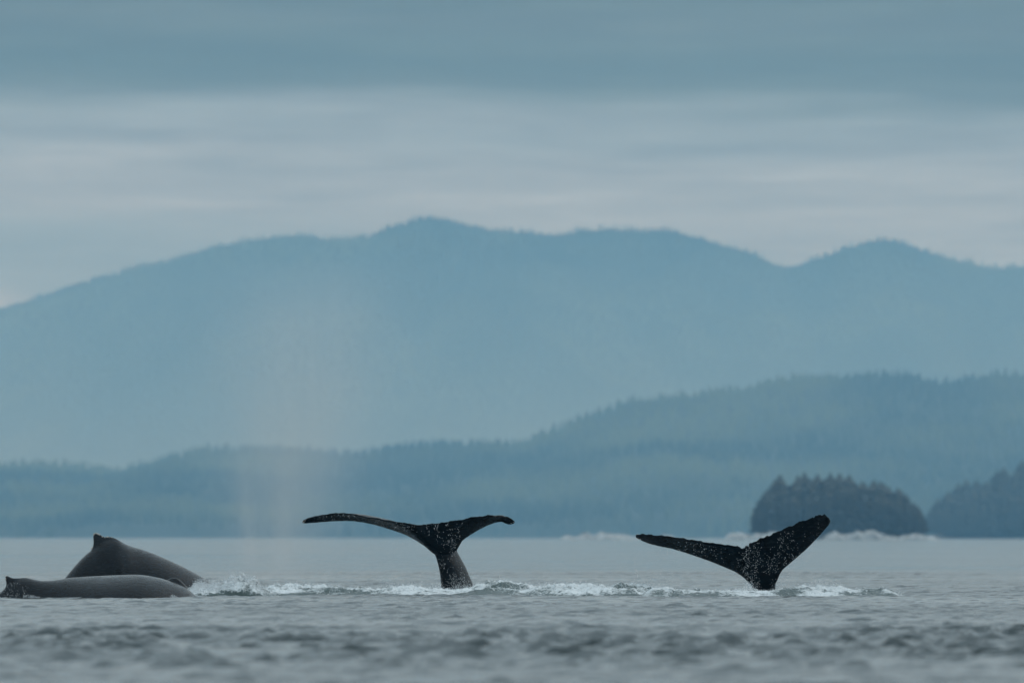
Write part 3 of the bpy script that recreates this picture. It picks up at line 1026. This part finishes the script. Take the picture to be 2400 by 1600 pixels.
P1, r1 = crest_spray(ch1, 12000, 0.085, 0.0025, 0.0065, 1.3, [(430, .25), (500, .35), (530, 1.2), (575, 1.3), (600, .6), (650, .3)], 171.0)
drops('spray', P1, r1, 'fine white spray flying off the splash beside the left-hand whales')
P2, r2 = crest_spray(ch2, 13000, 0.032, 0.0025, 0.006, 1.5)
drops('spray', P2, r2, 'spray on the foam ridge around the middle whale')
P3, r3 = crest_spray(ch3, 7000, 0.028, 0.0025, 0.006, 1.5)
drops('spray', P3, r3, 'spray on the low foam around the right-hand whale')


def cloud_px(n, poly, D, spread, clump=9, seed=0):
    """droplets inside a pixel polygon, clumped in streaks, at distance D +- spread"""
    r_ = np.random.default_rng(seed)
    poly = np.array(poly, float)
    lo, hi = poly.min(0), poly.max(0)
    out = []
    while len(out) < n:
        p = lo + (hi - lo) * r_.uniform(0, 1, 2)
        inside = False
        j = len(poly) - 1
        for i in range(len(poly)):
            if (poly[i, 1] > p[1]) != (poly[j, 1] > p[1]) and p[0] < (poly[j, 0] - poly[i, 0]) * (p[1] - poly[i, 1]) / (poly[j, 1] - poly[i, 1]) + poly[i, 0]:
                inside = not inside
            j = i
        if not inside:
            continue
        dens = 0.5 + 0.5 * float(fbm(np.array([p[0] / 26.0]), np.array([p[1] / 60.0]), 3, seed)[0])
        if r_.uniform() > (dens * 1.55) ** 5:
            continue
        out.append(at(p[0], p[1], D + r_.uniform(-spread, spread)))
    return np.array(out)


CC = lambda pts: [c_(a, b) for a, b in pts]
DDp = lambda pts: [d_(a, b) for a, b in pts]
PC = np.concatenate([
    cloud_px(430, CC([(1290, 240), (1640, 210), (1620, 400), (1600, 560), (1700, 850), (1450, 870), (1400, 560), (1330, 430)]), DC - 1.5, 0.35, seed=1),
    cloud_px(260, CC([(1420, 560), (1600, 560), (1740, 870), (1450, 880)]), DC - 1.5, 0.35, seed=2),
    cloud_px(150, CC([(40, 220), (260, 220), (560, 400), (500, 700), (250, 780), (20, 640)]), DC, 0.8, seed=3),
    cloud_px(300, CC([(120, 225), (900, 270), (1300, 470), (1420, 850), (400, 820), (30, 600)]), DC, 0.8, seed=4),
    cloud_px(50, CC([(1650, 420), (2150, 240), (2130, 480), (1700, 600)]), DC, 0.6, seed=5),
    cloud_px(70, CC([(60, 180), (130, 190), (140, 260), (40, 330)]), DC, 0.3, seed=6),
    cloud_px(100, CC([(200, 160), (500, 136), (900, 205), (1240, 245), (1290, 330), (1000, 285), (600, 196), (200, 215)]), DC - 1.2, 0.2, seed=7),
])
drops('droplets', PC, rng.uniform(0.0025, 0.006, len(PC)), 'falling droplets shed by the middle whale flukes', 1.8)
PD = np.concatenate([
    cloud_px(400, DDp([(1010, 400), (1180, 310), (1320, 260), (1330, 520), (1290, 600), (1270, 715), (1110, 715), (1000, 560)]), DD - 1.3, 0.3, seed=11),
    cloud_px(110, DDp([(1320, 260), (1620, 180), (1600, 320), (1330, 540)]), DD - 1.3, 0.3, seed=12),
    cloud_px(110, DDp([(350, 300), (1000, 400), (1000, 570), (400, 375)]), DD - 1.3, 0.3, seed=13),
    cloud_px(170, DDp([(160, 300), (240, 330), (500, 410), (400, 690), (150, 680)]), DD, 0.5, seed=14),
    cloud_px(90, DDp([(250, 350), (950, 570), (1080, 690), (300, 680)]), DD, 0.5, seed=15),
    cloud_px(130, DDp([(1270, 640), (1400, 560), (1420, 700), (1280, 715)]), DD, 0.4, seed=16),
    cloud_px(50, DDp([(1330, 560), (1650, 250), (1620, 400), (1450, 560)]), DD, 0.4, seed=17),
])
drops('droplets', PD, rng.uniform(0.0025, 0.006, len(PD)), 'falling droplets shed by the right-hand whale flukes', 1.8)
sB = lambda X, Y: (X * 640 / 2352.0, 1200 + Y * 640 / 2352.0)
PB = np.concatenate([
    cloud_px(130, [sB(a, b) for a, b in ((0, 690), (60, 600), (230, 610), (280, 700), (420, 748), (0, 750))], DB - 1.3, 0.2, seed=21),
    cloud_px(260, [sB(a, b) for a, b in ((190, 718), (250, 708), (330, 725), (425, 746), (300, 748), (200, 738))], DB - 1.0, 0.15, seed=22),
    cloud_px(120, [sB(a, b) for a, b in ((1460, 720), (1490, 705), (1540, 735), (1470, 738))], DB - 1.3, 0.15, seed=23),
])
drops('droplets', PB, rng.uniform(0.0025, 0.006, len(PB)), 'droplets and froth along the side of the low left-hand whale', 1.5)


# ------------------------------------------------------------------ blow of breath
def blow():
    D = 212.0
    m = bpy.data.materials.new('whale_breath_mist')
    m.use_nodes = True
    t = m.node_tree
    t.nodes.clear()
    out = N(t, 'ShaderNodeOutputMaterial')
    pv = N(t, 'ShaderNodeVolumePrincipled')
    pv.inputs['Color'].default_value = (0.86, 0.93, 1.0, 1)
    pv.inputs['Absorption Color'].default_value = (1, 1, 1, 1)
    pv.inputs['Anisotropy'].default_value = 0.2
    tc_ = N(t, 'ShaderNodeTexCoord')
    sp = N(t, 'ShaderNodeSeparateXYZ')
    t.links.new(tc_.outputs['Object'], sp.inputs[0])
    x, y, z = sp.outputs
    # plume axis leans and widens with height (metres)
    z01_ = math_node(t, 'DIVIDE', z, 8.0, clamp=True)
    cx = math_node(t, 'MULTIPLY', math_node(t, 'MULTIPLY', z01_, z01_), 0.9)
    wid = math_node(t, 'ADD', 1.0, math_node(t, 'MULTIPLY', math_node(t, 'SQRT', z01_), 2.1))
    rx = math_node(t, 'DIVIDE', math_node(t, 'SUBTRACT', x, cx), wid)
    ry = math_node(t, 'DIVIDE', y, 4.2)
    rr = math_node(t, 'ADD', math_node(t, 'MULTIPLY', rx, rx), math_node(t, 'MULTIPLY', ry, ry))
    fall = math_node(t, 'EXPONENT', math_node(t, 'MULTIPLY', rr, -2.6))
    vert = ramp(t, z01_, [(0.0, 0.3), (0.10, 0.55), (0.35, 1.0), (0.62, 1.0), (0.85, 0.5), (1.0, 0.0)])
    st = noise(t, 1.0, 4.0, 0.6, vec=tc_.outputs['Object'], stretch=(2.6, 2.0, 0.30))
    big = noise(t, 0.45, 3.0, 0.5, vec=tc_.outputs['Object'], stretch=(1, 1, 0.6))
    st = ramp(t, math_node(t, 'ADD', math_node(t, 'MULTIPLY', st, 0.5), math_node(t, 'MULTIPLY', big, 0.5)), [(0.32, 0.25), (0.65, 1.5)])
    d = math_node(t, 'MULTIPLY', math_node(t, 'MULTIPLY', fall, vert), st)
    # two denser jets near the blowholes
    for jx, lean, k_ in ((-0.75, -0.10, 0.9), (-0.10, 0.03, 0.7)):
        ax = math_node(t, 'SUBTRACT', math_node(t, 'SUBTRACT', x, jx), math_node(t, 'MULTIPLY', z, lean))
        jj = math_node(t, 'EXPONENT', math_node(t, 'MULTIPLY', math_node(t, 'MULTIPLY', ax, ax), -12.0))
        jv = ramp(t, z01_, [(0.0, 0.2), (0.08, 1.0), (0.22, 0.7), (0.4, 0.0)])
        jj = math_node(t, 'MULTIPLY', math_node(t, 'MULTIPLY', jj, jv), math_node(t, 'EXPONENT', math_node(t, 'MULTIPLY', math_node(t, 'MULTIPLY', y, y), -0.3)))
        d = math_node(t, 'ADD', d, math_node(t, 'MULTIPLY', math_node(t, 'MULTIPLY', jj, k_), st))
    t.links.new(math_node(t, 'MULTIPLY', d, 0.12), pv.inputs['Density'])
    t.links.new(pv.outputs[0], out.inputs['Volume'])
    m.cycles.volume_step_rate = 0.6
    zs = np.linspace(0.02, 8.0, 14)
    rings = []
    for z_ in zs:
        w = 1.0 + 2.1 * math.sqrt(z_ / 8.0)
        rings.append([(0.9 * (z_ / 8.0) ** 2 + 1.6 * w * math.cos(a), 6.6 * math.sin(a), z_) for a in np.linspace(0, 2 * math.pi, 32, endpoint=False)])
    V, F = loft(rings)
    o = mesh_obj('blow_mist', V, F, m)
    o.location = (at(665, 1380, D)[0], D, 0.15)
    tag(o, 'tall faint column of whale breath hanging in the air at left', kind='stuff')


blow()


# ------------------------------------------------------------------ air
def volume_box(name, lo, hi, col, dens, aniso, label):
    m = bpy.data.materials.new(name + '_air')
    m.use_nodes = True
    t = m.node_tree
    t.nodes.clear()
    out = N(t, 'ShaderNodeOutputMaterial')
    pv = N(t, 'ShaderNodeVolumePrincipled')
    pv.inputs['Color'].default_value = (*col, 1)
    pv.inputs['Absorption Color'].default_value = (1, 1, 1, 1)
    pv.inputs['Density'].default_value = dens
    pv.inputs['Anisotropy'].default_value = aniso
    t.links.new(pv.outputs[0], out.inputs['Volume'])
    m.cycles.homogeneous_volume = True
    V = [(x, y, z) for z in (lo[2], hi[2]) for y in (lo[1], hi[1]) for x in (lo[0], hi[0])]
    F = [[0, 2, 3, 1], [4, 5, 7, 6], [0, 1, 5, 4], [2, 6, 7, 3], [0, 4, 6, 2], [1, 3, 7, 5]]
    o = mesh_obj(name, V, F, m, smooth=False)
    return tag(o, label, kind='stuff')


volume_box('haze', (-5000, -4000, -8), (5000, 14900, 548), (0.29, 0.65, 1.0), 1.0e-4, 0.25, 'blue haze in the air over the sea and hills')


def mist_bank():
    """bank of denser low air lying in the channel between ridge and mountains, thinning upwards"""
    m = bpy.data.materials['haze_air'].copy()
    m.name = 'valley_mist_air'
    pv = next(n for n in m.node_tree.nodes if n.type == 'PRINCIPLED_VOLUME')
    pv.inputs['Density'].default_value = 1.5e-3
    pv.inputs['Color'].default_value = (0.45, 0.75, 1.0, 1)
    prof = [(10550, -5), (11700, -5), (11500, 40), (11200, 120), (10900, 210), (10680, 320), (10550, 375)]
    V, F = [], []
    xs = np.linspace(-2600, 2600, 9)
    for x in xs:
        V += [(x, y, z) for y, z in prof]
    n = len(prof)
    for i in range(len(xs) - 1):
        for j in range(n):
            F.append([i * n + j, i * n + (j + 1) % n, (i + 1) * n + (j + 1) % n, (i + 1) * n + j])
    F.append(list(range(n))[::-1])
    F.append([(len(xs) - 1) * n + j for j in range(n)])
    o = mesh_obj('mist_bank', V, F, m, smooth=False)
    return tag(o, 'pale mist lying along the foot of the blue mountains', kind='stuff')


mist_bank()
